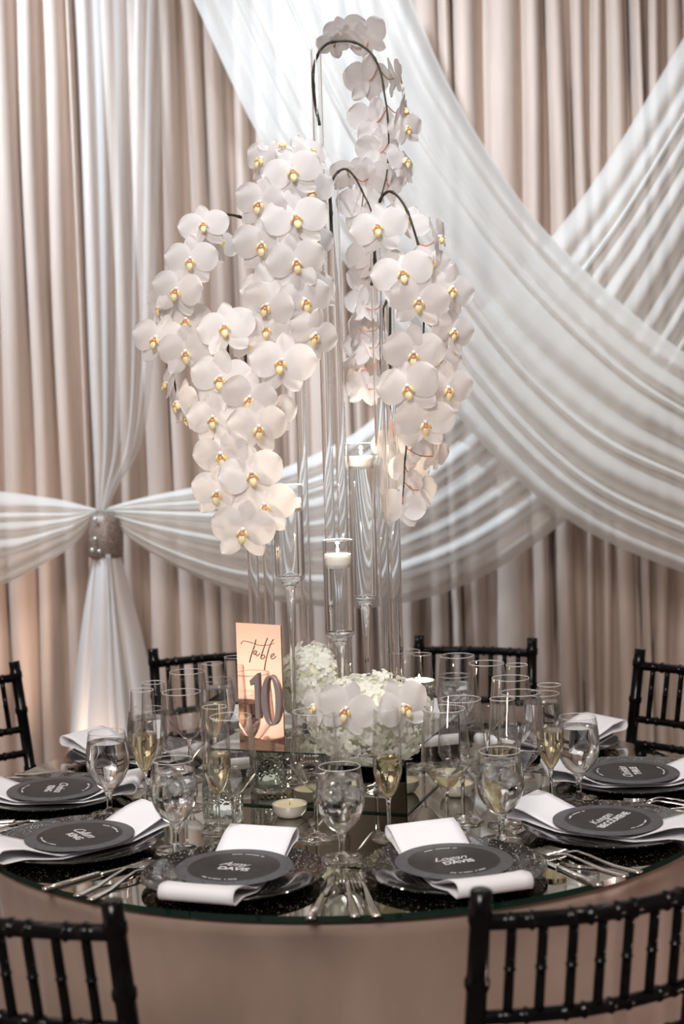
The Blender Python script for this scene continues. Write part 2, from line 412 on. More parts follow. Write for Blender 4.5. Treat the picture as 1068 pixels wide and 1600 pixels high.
for k in range(4):
    a = k * PI / 2 + 0.4
    link('leg', tube('leg', [(0.45 * math.cos(a), 0.45 * math.sin(a), 0), (0.45 * math.cos(a), 0.45 * math.sin(a), ZT - 0.03)], 0.02, 'wick'), tt)
# mirror top in two panes with a bevelled glass edge
BA = R(19); BX = Vector((math.cos(BA), -math.sin(BA), 0)); BY = Vector((math.sin(BA), math.cos(BA), 0))
mt = empty('mirror_tabletop', (0, 0, ZT - 0.010)); tag(mt, 'round smoked mirror tabletop with dark green glass edge carrying the place settings', 'tabletop')
seam_p = Vector((-0.062, -0.19, 0))
for sgn in (-1, 1):
    bm = bmesh.new()
    r_ = bmesh.ops.create_cone(bm, cap_ends=True, segments=180, radius1=RT, radius2=RT, depth=0.010, matrix=Matrix.Translation((0, 0, 0.005)))
    bmesh.ops.bisect_plane(bm, geom=list(bm.verts) + list(bm.edges) + list(bm.faces), plane_co=seam_p + BX * sgn * 0.0008, plane_no=BX * -sgn, clear_outer=True)
    bmesh.ops.holes_fill(bm, edges=[e for e in bm.edges if e.is_boundary])
    me = bm_mesh('mirror_pane', bm, 'smoked_mirror'); me.materials.append(MATS['glass_edge'])
    for p in me.polygons:
        if abs(p.normal.z) < 0.5: p.material_index = 1
    link('mirror_pane', me, mt)

# mirrored box riser
HB = 0.113; SB = 0.42; ZB = ZT + HB + 0.0005
BC = Vector((-0.007, 0.062, ZT + 0.0005))
mb = empty('mirror_riser', BC, -BA); tag(mb, 'square mirrored box riser in the middle of the table', 'riser')
h = SB / 2; t = 0.004
for nm, dims in (('mirror_panel', (-h + t, h - t, -h + t, h - t, HB - t, HB)), ('mirror_panel', (-h, h, -h, -h + t, 0, HB)), ('mirror_panel', (-h, h, h - t, h, 0, HB)),
                 ('mirror_panel', (-h, -h + t, -h + t, h - t, 0, HB)), ('mirror_panel', (h - t, h, -h + t, h - t, 0, HB))):
    pn = link(nm, box_mesh(nm, dims, 'box_mirror'), mb)
e = 0.0013
for sx_ in (-1, 1):
    for sy_ in (-1, 1):
        link('glass_edge', box_mesh('glass_edge', (sx_ * h - e, sx_ * h + e, sy_ * h - e, sy_ * h + e, 0, HB), 'glass_edge'), mb)
for s_ in (-1, 1):
    for z_ in (0.0018, HB - 0.0012):
        link('glass_edge', box_mesh('glass_edge', (-h, h, s_ * h - e, s_ * h + e, z_ - e, z_ + e), 'glass_edge'), mb)
        link('glass_edge', box_mesh('glass_edge', (s_ * h - e, s_ * h + e, -h, h, z_ - e, z_ + e), 'glass_edge'), mb)

# ------------------------------------------------------------------ chiavari chairs
def beaded(name, p0, p1, r, nodes, seg=10, n=24, bend=0.0, bd=Vector((0, -1, 0))):
    p0, p1 = Vector(p0), Vector(p1); ts = set(i / n for i in range(n + 1)); rr = {}
    for q in nodes:
        for dt, k in ((-0.012, 1.0), (-0.006, 1.22), (0.006, 1.22), (0.012, 1.0)): ts.add(min(max(q + dt, 0), 1)); rr[min(max(q + dt, 0), 1)] = k
    ts = sorted(ts)
    return tube(name, [p0.lerp(p1, q) + bd * bend * math.sin(PI * q) for q in ts], [r * rr.get(q, 1.0) for q in ts], 'black_lacquer', seg)
W2 = 0.164
def post_y(z): return 0.0 + (0.915 - z) * 0.17 if z > 0.44 else 0.081 - (0.44 - z) * 0.10
def chair_parts():
    P = []
    for s in (-1, 1):
        pts = [(s * (W2 + 0.0 * z), post_y(z), z) for z in (0.0, 0.15, 0.30, 0.44, 0.55, 0.62, 0.625, 0.635, 0.64, 0.70, 0.775, 0.78, 0.79, 0.795, 0.85, 0.868, 0.872, 0.886, 0.89, 0.915)]
        rad = [0.013, 0.014, 0.0145, 0.015, 0.0145, 0.0145, 0.0175, 0.0175, 0.0145, 0.0145, 0.0145, 0.0172, 0.0172, 0.0145, 0.0142, 0.0142, 0.0165, 0.0165, 0.0148, 0.0148]
        P.append(('back_post', tube('back_post', pts, rad, 'black_lacquer', 12)))
        P.append(('front_leg', beaded('front_leg', (s * (W2 + 0.012), 0.325, 0), (s * (W2 + 0.005), 0.315, 0.43), 0.014, (0.3, 0.7, 0.9))))
        P.append(('side_stretcher', beaded('side_stretcher', (s * W2, post_y(0.2), 0.2), (s * (W2 + 0.01), 0.32, 0.2), 0.008, (0.3, 0.7))))
    for z, r in ((0.872, 0.0115), (0.735, 0.0095), (0.672, 0.0095)):
        P.append(('back_rail', beaded('back_rail', (-W2, post_y(z), z), (W2, post_y(z), z), r, (0.12, 0.2, 0.36, 0.44, 0.56, 0.64, 0.8, 0.88), bend=0.028)))
    for k in range(1, 8):
        t = k / 8; x = -W2 + 2 * W2 * t; b = -0.028 * math.sin(PI * t)
        P.append(('spindle', beaded('spindle', (x, post_y(0.735) + b, 0.735), (x, post_y(0.872) + b, 0.872), 0.0070, (0.5,), 8, 6)))
    P.append(('seat', box_mesh('seat', (-W2 - 0.005, W2 + 0.005, 0.072, 0.335, 0.425, 0.45), 'black_lacquer', 0.008)))
    P.append(('front_stretcher', beaded('front_stretcher', (-W2 - 0.01, 0.32, 0.24), (W2 + 0.01, 0.32, 0.24), 0.008, (0.3, 0.7))))
    P.append(('back_stretcher', beaded('back_stretcher', (-W2, post_y(0.26), 0.26), (W2, post_y(0.26), 0.26), 0.008, (0.3, 0.7))))
    return P
CH = chair_parts()
def chair(ang, r, label, da=0.0):
    a = R(ang); o = empty('chiavari_chair', (r * math.sin(a), -r * math.cos(a), 0), a + R(da))
    tag(o, label, 'chair', 'black chiavari chairs around the table')
    for n_, me in CH: link(n_, me, o)
chair(17.4, 1.125, 'black chiavari chair in front, on the right, turned slightly away', 0)
chair(-23, 1.15, 'black chiavari chair in front, at the bottom left corner of the picture', 0)
chair(160.5, 1.14, 'black chiavari chair behind the wine glasses right of the flowers', 0)
chair(-161, 1.14, 'black chiavari chair partly behind the rose gold sign', 0)
chair(126, 1.09, 'black chiavari chair at the right edge beyond the stemware', 0)
chair(-90, 1.15, 'black chiavari chair beyond the left edge, mirrored in the rose gold sign', 0)
chair(-127, 1.225, 'black chiavari chair cut by the left edge, only one post showing', 0)

# ------------------------------------------------------------------ place settings
def text_mesh(body, size, shear=0.0, fat=0.0, name='lettering', m='menu_print', ext=0.00015, space=1.0):
    cu = bpy.data.curves.new('text', 'FONT'); cu.body = body; cu.size = size; cu.shear = shear; cu.offset = fat
    cu.align_x = 'CENTER'; cu.align_y = 'CENTER'; cu.extrude = ext; cu.space_character = space; cu.resolution_u = 3
    o = bpy.data.objects.new('text', cu); C.objects.link(o)
    dg = bpy.context.evaluated_depsgraph_get(); dg.update()
    me = bpy.data.meshes.new_from_object(o.evaluated_get(dg)); me.name = name
    me.materials.clear(); me.materials.append(MATS[m])
    bpy.data.objects.remove(o); bpy.data.curves.remove(cu)
    return me
CHG = lathe('charger', [(0, 0.003), (0.098, 0.003), (0.104, 0.004), (0.125, 0.010), (0.150, 0.0165), (0.155, 0.0175), (0.1565, 0.0165), (0.155, 0.0145), (0.126, 0.006), (0.106, 0.0), (0.0, 0.0)], 'charger_glass', 72)
def napkin_mesh(seed):
    rnd = random.Random(seed); n = 28; wd = 0.064; sk = rnd.uniform(-0.012, 0.012); rows = []
    def lift(r): return 0.0052 + (0.0 if r < 0.095 else min((r - 0.095) / 0.060, 1.0) * 0.0150)
    for j in range(9):
        v = -1 + j / 4; loop = []; S_ = [-0.168 + 0.345 * i / n for i in range(n + 1)]
        top = []; bot = []
        for s in S_:
            x = v * wd + sk * (s / 0.17) + 0.003 * math.sin(9 * s); b = lift(math.hypot(x, s)); a = abs(s)
            gap = 0.0055 if a < 0.07 else 0.0055 + (min(a, 0.17) - 0.07) / 0.10 * 0.018
            bot.append((x, s, b)); top.append((x, s, max(b, lift(a)) + gap))
        def end(sgn, tp, bt):
            r = (tp[2] - bt[2]) / 2; c = (tp[2] + bt[2]) / 2
            return [(tp[0], tp[1] + sgn * r * 0.9 * math.cos(PI / 2 - PI * k / 6), c + r * math.sin(PI / 2 - PI * k / 6)) for k in range(1, 6)]
        loop = top + end(1, top[-1], bot[-1]) + bot[::-1] + end(-1, top[0], bot[0])[::-1]
        rows.append([(x, -s, z) for x, s, z in loop])
    return grid_mesh('napkin', rows, 'napkin', True)
CARD = lathe('menu_card', [(0, -0.001), (0.0985, -0.001), (0.1, 0.0), (0.0985, 0.001), (0, 0.001)], 'menu_card', 72)
def arc_ticks(up):
    rnd = random.Random(3 if up else 5); bm = bmesh.new(); a = -26.0
    while a < 26:
        wd = rnd.choice((1.0, 1.3, 1.6)); q = R(90 + a if up else -90 + a)
        M = Matrix.Rotation(q - PI / 2, 4, 'Z') @ Matrix.Translation((0, 0.0685, 0.0011))
        if rnd.random() > 0.16: box(bm, -0.0009 * wd, 0.0009 * wd, -0.0016, 0.0016, 0, 0.0001, M)
        a += wd * 1.9
    return bm_mesh('ring_lettering', bm, 'menu_print')
AT, AB = arc_ticks(True), arc_ticks(False)
# fork and knife: lying along -Y (handle outward), z up
def flat_blade(outline, zf, name, th=0.0022):
    """outline: list of (y, halfwidth); zf(y) height"""
    v = []; f = []
    for y, hw in outline:
        z = zf(y); v += [(-hw, y, z), (-hw * 0.6, y, z + th), (hw * 0.6, y, z + th), (hw, y, z)]
    for i in range(len(outline) - 1):
        for k in range(4): f.append((i * 4 + k, i * 4 + (k + 1) % 4, (i + 1) * 4 + (k + 1) % 4, (i + 1) * 4 + k))
    f.append((3, 2, 1, 0)); q = (len(outline) - 1) * 4; f.append((q, q + 1, q + 2, q + 3))
    return mesh(name, v, f, 'silver')
arch = lambda y: 0.0005 + 0.010 * math.exp(-((y - 0.02) / 0.035) ** 2)
HAND = [(-0.105, 0.003), (-0.103, 0.008), (-0.095, 0.0098), (-0.05, 0.0075), (0.0, 0.0040), (0.025, 0.0034)]
FORK_H = flat_blade(HAND + [(0.033, 0.006), (0.040, 0.0105), (0.055, 0.0118)], arch, 'handle')
TINE = flat_blade([(0.053, 0.0016), (0.075, 0.0015), (0.098, 0.0009)], lambda y: 0.0005 + 0.004 * math.exp(-((y - 0.05) / 0.03) ** 2) + max(0, y - 0.07) * 0.12, 'tine')
KN_H = flat_blade([(-0.115, 0.004), (-0.112, 0.0085), (-0.06, 0.0078), (-0.005, 0.0058), (0.0, 0.0062)], lambda y: 0.0005, 'handle', 0.005)
KN_B = flat_blade([(-0.002, 0.006), (0.005, 0.0095), (0.06, 0.0105), (0.09, 0.0085), (0.108, 0.0035), (0.112, 0.001)], lambda y: 0.001, 'blade', 0.0016)
def cutlery(kind, loc, rz, label):
    o = empty(kind, loc, rz); tag(o, label, kind.split('_')[-1], 'silver cutlery on the mirror top')
    if kind == 'dinner_fork':
        link('handle', FORK_H, o)
        for k in range(4): link('tine', TINE, o, ((k - 1.5) * 0.0062, 0, 0))
    elif kind == 'dinner_knife': link('handle', KN_H, o); link('blade', KN_B, o)
SET = [(-18, 'at the front, left of centre', ('Amy', 'DAVIS')), (18, 'at the front, right of centre', ('Logan', 'DAVIS')),
       (54, 'second from the front on the right', ('Keegan', 'BECCORENE')), (90, 'third from the front on the right', ('Christian', 'THRUE')),
       (126, 'at the back right beside the chair', None), (162, 'at the back behind the white flowers', None),
       (-54, 'second from the front on the left', ('Callum', 'KING')), (-90, 'third from the front on the left', ('Chelsea', 'KING')),
       (-126, 'at the back left by the gathered column', None), (-162, 'at the back behind the rose gold sign', None)]
RM = 0.600
for n, (ang, where, nm) in enumerate(SET):
    a = R(ang); cx, cy_ = RM * math.sin(a), -RM * math.cos(a); z0 = ZT + 0.0006
    tag(link('charger', CHG, None, (cx, cy_, z0), (0, 0, a)), 'black glass charger with speckled rim ' + where, 'charger', 'black glass chargers')
    tag(solidify(link('napkin', napkin_mesh(n), None, (cx, cy_, z0 + 0.0010), (0, 0, a)), 0.0016), 'white folded napkin draped across the charger ' + where, 'napkin', 'white napkins')
    cd = empty('menu_card', (cx, cy_, z0 + 0.0215), a); tag(cd, 'round dark grey menu card on the napkin ' + where, 'menu card', 'round menu cards')
    link('card', CARD, cd); link('ring_lettering', AT, cd); link('ring_lettering', AB, cd)
    if nm:
        link('first_name_lettering', text_mesh(nm[0], 0.027, 0.45, 0.0, 'first_name_lettering', space=0.92), cd, (-0.004, 0.011, 0.0011))
        link('last_name_lettering', text_mesh(nm[1], 0.021, 0.0, 0.0006, 'last_name_lettering', space=0.96), cd, (0.004, -0.012, 0.0011))
    if abs(ang) <= 90:
        M = Matrix.Translation((cx, cy_, ZT + 0.0006)) @ Matrix.Rotation(a, 4, 'Z')
        for kind, ox, oy, rr, w_ in (('dinner_fork', -0.200, -0.040, -13, 'outer '), ('dinner_fork', -0.174, -0.050, -10, 'inner '), ('dinner_knife', 0.172, -0.046, 9, '')):
            p = M @ Vector((ox, oy, 0))
            nm_ = {'dinner_fork': 'silver dinner fork', 'dinner_knife': 'silver dinner knife'}[kind]
            cutlery(kind, p, a + R(rr), (w_ + nm_ + ' beside the charger ' + where))

# ------------------------------------------------------------------ stemware
def ring(r, z, t=0.0008): return [(r + t * math.cos(q), z + t * math.sin(q)) for q in [2 * PI * k / 6 for k in range(7)]]
def foot(name, R_, rs): return lathe(name, [(0, 0.0005), (R_ - 0.001, 0.0005), (R_, 0.0012), (R_ - 0.001, 0.002), (R_ * 0.45, 0.0045), (rs * 1.6, 0.009), (rs, 0.014), (0, 0.014)], 'solid_glass', 32)
def liquid(prof, z0, z1, m, name, ins=0.0012):
    pr = []
    def rad(z):
        for (ra, za), (rb, zb) in zip(prof, prof[1:]):
            if za <= z <= zb: return ra + (rb - ra) * (z - za) / max(zb - za, 1e-6)
        return prof[-1][0]
    n = 12; pr = [(0, z0 + ins)]
    for i in range(n + 1):
        z = z0 + ins + (z1 - z0 - ins) * i / n; pr.append((max(rad(z) - ins, 0.0005), z))
    pr.append((0, z1))
    return lathe(name, pr, m, 32)
def smooth_prof(p, n=26): return [(max(v.x, 0.0), v.y) for v in spline([(a, b, 0) for a, b in p], n)]
WINE = smooth_prof([(0.0, 0.088), (0.012, 0.091), (0.030, 0.111), (0.0445, 0.131), (0.0458, 0.139), (0.0445, 0.160), (0.0415, 0.198), (0.0378, 0.236)])
FLUT = smooth_prof([(0.0, 0.074), (0.008, 0.077), (0.018, 0.094), (0.0255, 0.118), (0.0270, 0.140), (0.0260, 0.180), (0.0228, 0.240)])
WATR = smooth_prof([(0.0, 0.046), (0.010, 0.049), (0.026, 0.062), (0.039, 0.085), (0.0430, 0.106), (0.0410, 0.135), (0.0365, 0.165)])
GL = {}
for k, pr, rs, fr in (('wine_glass', WINE, 0.0036, 0.040), ('champagne_flute', FLUT, 0.0034, 0.033), ('water_goblet', WATR, 0.0052, 0.038)):
    GL[k] = [('bowl', lathe('bowl', pr, 'thin_glass', 40)), ('rim', lathe('rim', ring(pr[-1][0], pr[-1][1]), 'rim_glass', 40)),
             ('stem', lathe('stem', [(0, 0.0128), (rs * 1.05, 0.0128), (rs, 0.03), (rs, pr[0][1] * 0.7), (rs * 1.35, pr[0][1] - 0.006), (rs * 2.0, pr[0][1] + 0.0005), (0, pr[0][1])], 'solid_glass', 16)),
             ('foot', foot('foot', fr, rs))]
LIQ = {'champagne': liquid(FLUT, 0.075, 0.150, 'champagne', 'champagne'), 'white': liquid(WINE, 0.089, 0.118, 'champagne', 'wine'), 'water': liquid(WATR, 0.047, 0.146, 'water', 'water')}
def ice_mesh(seed):
    rnd = random.Random(seed); bm = bmesh.new()
    bmesh.ops.create_cube(bm, size=0.024); bmesh.ops.bevel(bm, geom=list(bm.edges), offset=0.004, segments=2, affect='EDGES')
    for v in bm.verts: v.co += Vector((rnd.uniform(-1, 1), rnd.uniform(-1, 1), rnd.uniform(-1, 1))) * 0.0015
    return bm_mesh('ice_cube', bm, 'ice', True)
ICE = [ice_mesh(k) for k in range(3)]
GH = {'wine_glass': 0.236, 'champagne_flute': 0.240, 'water_goblet': 0.165}
GR = {'wine_glass': 0.0465, 'champagne_flute': 0.0335, 'water_goblet': 0.044}
glasses = []
def glass(kind, px, py, label, fill=None, ice=False):
    p = onz(px, py, ZT + GH[kind]); glasses.append([kind, p.x, p.y, label, fill, ice, px])
def build_glasses(obstacles):
    """settle the glasses so that none touches another, the riser, a plate or a candle, then build them"""
    for _ in range(120):
        for i, a in enumerate(glasses):
            for b in glasses[i + 1:]:
                d = Vector((b[1] - a[1], b[2] - a[2])); m_ = GR[a[0]] + GR[b[0]] + 0.001
                if d.length < m_:
                    q = d.normalized() * (m_ - d.length) * 0.5; a[1] -= q.x; a[2] -= q.y; b[1] += q.x; b[2] += q.y
            for (ox, oy, rr, own) in obstacles:
                d = Vector((a[1] - ox, a[2] - oy)); m_ = rr + (GR[a[0]] if own else 0.0)
                if d.length < m_: q = d.normalized() * (m_ - d.length); a[1] += q.x; a[2] += q.y
            d = Vector((a[1] - BC.x, a[2] - BC.y, 0)); u, v = d.dot(BX), d.dot(BY); m_ = SB / 2 + GR[a[0]] + 0.001
            if abs(u) < m_ and abs(v) < m_:
                if m_ - abs(u) < m_ - abs(v): q = BX * (math.copysign(m_, u) - u)
                else: q = BY * (math.copysign(m_, v) - v)
                a[1] += q.x; a[2] += q.y
    for kind, x, y, label, fill, ice, px in glasses:
        o = empty(kind, (x, y, ZT + 0.0008), random.uniform(0, 6)); tag(o, label, 'glass', kind.replace('_', ' ') + 's on the mirror top')
        for n_, me in GL[kind]: link(n_, me, o)
        if fill: link({'white': 'wine'}.get(fill, fill), LIQ[fill], o)
        if ice:
            rnd = random.Random(int(px))
            for q in range(3):
                link('ice_cube', ICE[q], o, (0.016 * math.cos(q * 2.1 + px), 0.016 * math.sin(q * 2.1 + px), 0.118 + 0.012 * (q == 1)), (rnd.random() * 3, rnd.random() * 3, rnd.random() * 3))
W_, F_, G_ = 'water_goblet', 'champagne_flute', 'wine_glass'
glass(W_, 178, 1143, 'water goblet standing furthest left among the stemware', 'water')
glass(W_, 270, 1188, 'iced water goblet left of the ribbed votive holder', 'water', True)
glass(W_, 530, 1198, 'iced water goblet in front of the big flower ball, centre front', 'water', True)
glass(W_, 780, 1174, 'iced water goblet right of the riser, by the front right charger', 'water', True)
glass(W_, 900, 1121, 'water goblet standing furthest right among the stemware', 'water')
glass(W_, 846, 1084, 'water goblet behind the champagne flute on the right', 'water')
glass(W_, 710, 1056, 'iced water goblet just right of the silver votive candle', 'water', True)
glass(W_, 338, 1062, 'water goblet at the back next to the rose gold sign', 'water')
glass(W_, 228, 1108, 'water goblet behind the leftmost champagne flute', 'water')
glass(F_, 222, 1080, 'champagne flute beside the furthest left water goblet', 'champagne')
glass(F_, 335, 1105, 'champagne flute in front of the ribbed votive holder', 'champagne')
glass(F_, 599, 1104, 'champagne flute below the big flower ball', 'champagne')
glass(F_, 779, 1092, 'champagne flute right behind the iced goblet by the front right charger', 'champagne')
glass(F_, 856, 1071, 'champagne flute on the right, near the furthest right goblet', 'champagne')
glass(F_, 331, 1037, 'tall champagne flute at the back left of the rose gold sign', 'champagne')
glass(F_, 366, 1027, 'empty flute touching the left edge of the rose gold sign')
glass(F_, 239, 1067, 'empty flute at the back left in front of the white tail')
glass(F_, 804, 1039, 'empty flute at the back right below the chair rail')
glass(F_, 660, 1024, 'empty flute at the back behind the silver votive candle')
glass(G_, 271, 1082, 'empty wine glass behind the iced goblet on the left')
glass(G_, 292, 1050, 'empty wine glass at the back left, tallest of its cluster')
glass(G_, 360, 1120, 'empty wine glass in front of the lower edge of the rose gold sign')
glass(G_, 489, 1112, 'empty wine glass left of the big flower ball')
glass(G_, 725, 1093, 'empty wine glass right of the flower ball, behind another')
glass(G_, 694, 1108, 'wine glass with a little white wine nearest the riser corner', 'white')
glass(G_, 797, 1060, 'empty wine glass in the middle of the right cluster')
glass(G_, 762, 1037, 'empty wine glass at the back of the right cluster')
glass(G_, 833, 1087, 'empty wine glass left of the champagne flute on the right')
glass(G_, 697, 1026, 'empty wine glass at the back right of the silver votive')
glass(G_, 636, 1020, 'empty wine glass at the back directly behind the flower ball')
OB = [(RM * math.sin(R(q[0])), -RM * math.cos(R(q[0])), 0.163, False) for q in SET]
OB += [((RM - 0.125) * math.sin(R(q[0])), -(RM - 0.125) * math.cos(R(q[0])), 0.074, False) for q in SET]
for qx, qy, rr in ((453, 1276, 0.036), (713, 1243, 0.036), (349, 1283, 0.040)):
    p = onz(qx, qy, ZT); OB.append((p.x, p.y, rr, True))
p = at(578, 1121, 2.765); OB.append((p.x, p.y, 0.125, True))
build_glasses(OB)

# ------------------------------------------------------------------ small candles and votives
FLAME = lathe('flame', [(0, 0), (0.0022, 0.003), (0.0028, 0.006), (0.0016, 0.011), (0, 0.016)], 'flame', 12)
WICK = tube('wick', [(0, 0, 0), (0, 0, 0.006)], 0.0006, 'wick', 6)
def candle_light(loc, power): lamp('candle_light', 'POINT', loc, power, (1.0, 0.80, 0.58), None, 0.004)
def bowl_candle(px, py, label):
    p = onz(px, py, ZT); o = empty('bowl_candle', (p.x, p.y, ZT + 0.0006)); tag(o, label, 'candle', 'small bowl candles')
    link('bowl', lathe('bowl', [(0, 0), (0.018, 0), (0.026, 0.004), (0.033, 0.014), (0.0345, 0.026), (0.0335, 0.0265), (0.032, 0.0235), (0.020, 0.018), (0, 0.018)], 'bowl_ceramic', 40), o)
    link('wax', lathe('wax', [(0, 0.0185), (0.0315, 0.0185), (0.0318, 0.0238), (0.02, 0.0232), (0, 0.0228)], 'wax_yellow', 40), o)
    link('wick', WICK, o, (0, 0, 0.022))
bowl_candle(453, 1276, 'small bowl candle with yellow wax in front of the riser')
bowl_candle(713, 1243, 'small bowl candle beside the right face of the riser')
def ribbed(px, py, label):
    p = onz(px, py, ZT); o = empty('ribbed_votive', (p.x, p.y, ZT + 0.0006)); tag(o, label, 'votive', 'glass votives')
    n = 80; rows = []
    for r0, z in ((0.030, 0.0), (0.036, 0.001), (0.0375, 0.006), (0.038, 0.03), (0.038, 0.06), (0.038, 0.092), (0.0375, 0.094), (0.0345, 0.092), (0.034, 0.03), (0.033, 0.012), (0.001, 0.011)):
        rib = 0.0016 if (r0 > 0.0365 and 0.003 < z < 0.085) else 0.0
        rows.append([((r0 + rib * (k % 4 < 2)) * math.cos(2 * PI * k / n), (r0 + rib * (k % 4 < 2)) * math.sin(2 * PI * k / n), z) for k in range(n)])
    link('tumbler', grid_mesh('tumbler', rows, 'pale_glass', True), o)
    link('tea_light', lathe('tea_light', [(0, 0.0115), (0.019, 0.0115), (0.019, 0.026), (0, 0.026)], 'wax', 28), o)
ribbed(349, 1283, 'ribbed clear glass votive holder left of the bowl candle')
# silver votive goblet with lit candle at the back right of the riser
p = at(655, 1080, 3.02)
o = empty('mercury_votive', (p.x, p.y, ZB)); tag(o, 'silvered goblet votive with glowing candle behind the big flower ball', 'votive')
hz = p.z - ZB
link('cup', lathe('cup', [(0, hz - 0.036), (0.012, hz - 0.034), (0.028, hz - 0.018), (0.0345, hz + 0.004), (0.033, hz + 0.024), (0.0315, hz + 0.024), (0.0325, hz + 0.004), (0.027, hz - 0.012), (0, hz - 0.016)], 'mercury_glass', 40), o)
link('stem', lathe('stem', [(0, 0), (0.026, 0), (0.024, 0.003), (0.008, 0.008), (0.005, 0.02), (0.006, hz - 0.036), (0.012, hz - 0.034), (0, hz - 0.033)], 'mercury_glass', 28), o)
link('wax', lathe('wax', [(0, hz - 0.015), (0.0265, hz - 0.011), (0.031, hz + 0.004), (0.0312, hz + 0.017), (0, hz + 0.016)], 'wax', 28), o)
link('flame', FLAME, o, (0, 0, hz + 0.021)); link('wick', WICK, o, (0, 0, hz + 0.016))
candle_light((p.x, p.y, p.z + 0.034), 0.35)

# ------------------------------------------------------------------ stemmed cylinders with floating candles
def cylinder_vase(px, ytop, ybot, depth, dia, label):
    b = at(px, ybot, depth); tz = at(px, ytop, depth).z
    o = empty('floating_candle_vase', (b.x, b.y, ZB)); tag(o, label, 'vase', 'stemmed glass cylinders with floating candles')
    r = dia / 2; z0 = b.z - ZB; z1 = tz - ZB; zw = z1 - 0.050
    link('cylinder', lathe('cylinder', [(0.008, z0), (r - 0.008, z0), (r - 0.001, z0 + 0.006), (r, z0 + 0.014), (r, z1)], 'thin_glass', 48), o)
    link('rim', lathe('rim', ring(r, z1, 0.0009), 'rim_glass', 48), o)
    link('water', lathe('water', [(0, z0 + 0.007), (r - 0.010, z0 + 0.007), (r - 0.003, z0 + 0.012), (r - 0.0018, z0 + 0.018), (r - 0.0018, zw), (0, zw)], 'water', 48), o)
    link('stem', lathe('stem', [(0, 0.006), (0.006, 0.008), (0.0042, 0.025), (0.005, z0 * 0.5), (0.010, z0 - 0.018), (0.0125, z0 - 0.009), (0.020, z0 - 0.001), (0, z0 - 0.0005)], 'solid_glass', 24), o)
    link('foot', lathe('foot', [(0, 0), (0.038, 0), (0.038, 0.0015), (0.015, 0.004), (0.006, 0.008), (0, 0.008)], 'solid_glass', 36), o)
    c = link('candle', lathe('candle', [(0, zw - 0.006), (r * 0.80, zw - 0.006), (r - 0.004, zw + 0.002), (r - 0.003, zw + 0.016), (r * 0.86, zw + 0.0215), (r * 0.6, zw + 0.021), (0, zw + 0.0205)], 'wax', 40), o)
    link('wick', WICK, c, (0, 0, zw + 0.020)); link('flame', FLAME, c, (0, 0, zw + 0.024))
    candle_light((b.x, b.y, ZB + zw + 0.040), 0.6)
cylinder_vase(531, 843, 995, 2.90, 0.061, 'shortest stemmed glass cylinder with floating candle, centre front')
cylinder_vase(570, 692, 940, 3.10, 0.059, 'tallest stemmed glass cylinder with floating candle, right of the centre one')
cylinder_vase(453, 757, 908, 3.00, 0.064, 'stemmed glass cylinder with floating candle below the left orchids')

# ------------------------------------------------------------------ orchids
def petal_mesh(name, ln, wd, cup, bend, n=9, wav=0.0, top=1.0):
    """petal in the XZ plane growing along +Z from the origin, front towards -Y"""
    rows = []
    for i in range(n + 1):
        th = PI * i / n; s = (1 - math.cos(th)) / 2
        prof = math.sin(th) ** 0.9
        hw = max(wd * prof * (1 - top * 0.25 * (1 - s)), 0.0012 * (1 - s) + 0.0003)
        row = []
        for j in range(9):
            t = -1 + j / 4
            row.append((hw * t, cup * t * t * prof - bend * math.sin(PI * s * 0.75) + wav * math.sin(7 * s + 4 * t) * s, s * ln - 0.10 * ln * t * t * prof * s))
        rows.append(row)
    return grid_mesh(name, rows, 'petal')
PET = petal_mesh('petal', 0.060, 0.036, 0.0035, 0.0015, wav=0.0022, top=0.9)
SEP = petal_mesh('sepal', 0.056, 0.0195, 0.003, 0.001, wav=0.0016, top=0.6)
def blobs(name, lst, m):
    bm = bmesh.new()
    for (x, y, z, sx_, sy_, sz_, rot) in lst:
        bmesh.ops.create_icosphere(bm, subdivisions=2, radius=1, matrix=Matrix.Translation((x, y, z)) @ Matrix.Rotation(R(rot), 4, 'Y') @ Matrix.Diagonal((sx_, sy_, sz_, 1)))
    return bm_mesh(name, bm, m, True)
LIP = blobs('lip', [(-0.0065, -0.007, -0.004, 0.0022, 0.0055, 0.0065, 25), (0.0065, -0.007, -0.004, 0.0022, 0.0055, 0.0065, -25), (0, -0.010, -0.013, 0.0058, 0.0025, 0.0075, 0)], 'lip')
CALLUS = blobs('callus', [(0, -0.0085, -0.0045, 0.0032, 0.0035, 0.0030, 0)], 'callus')
bm = bmesh.new(); bmesh.ops.create_icosphere(bm, subdivisions=2, radius=1, matrix=Matrix.Translation((0, -0.006, 0.003)) @ Matrix.Diagonal((0.0042, 0.007, 0.004, 1)))
COL = bm_mesh('column', bm, 'column', True)
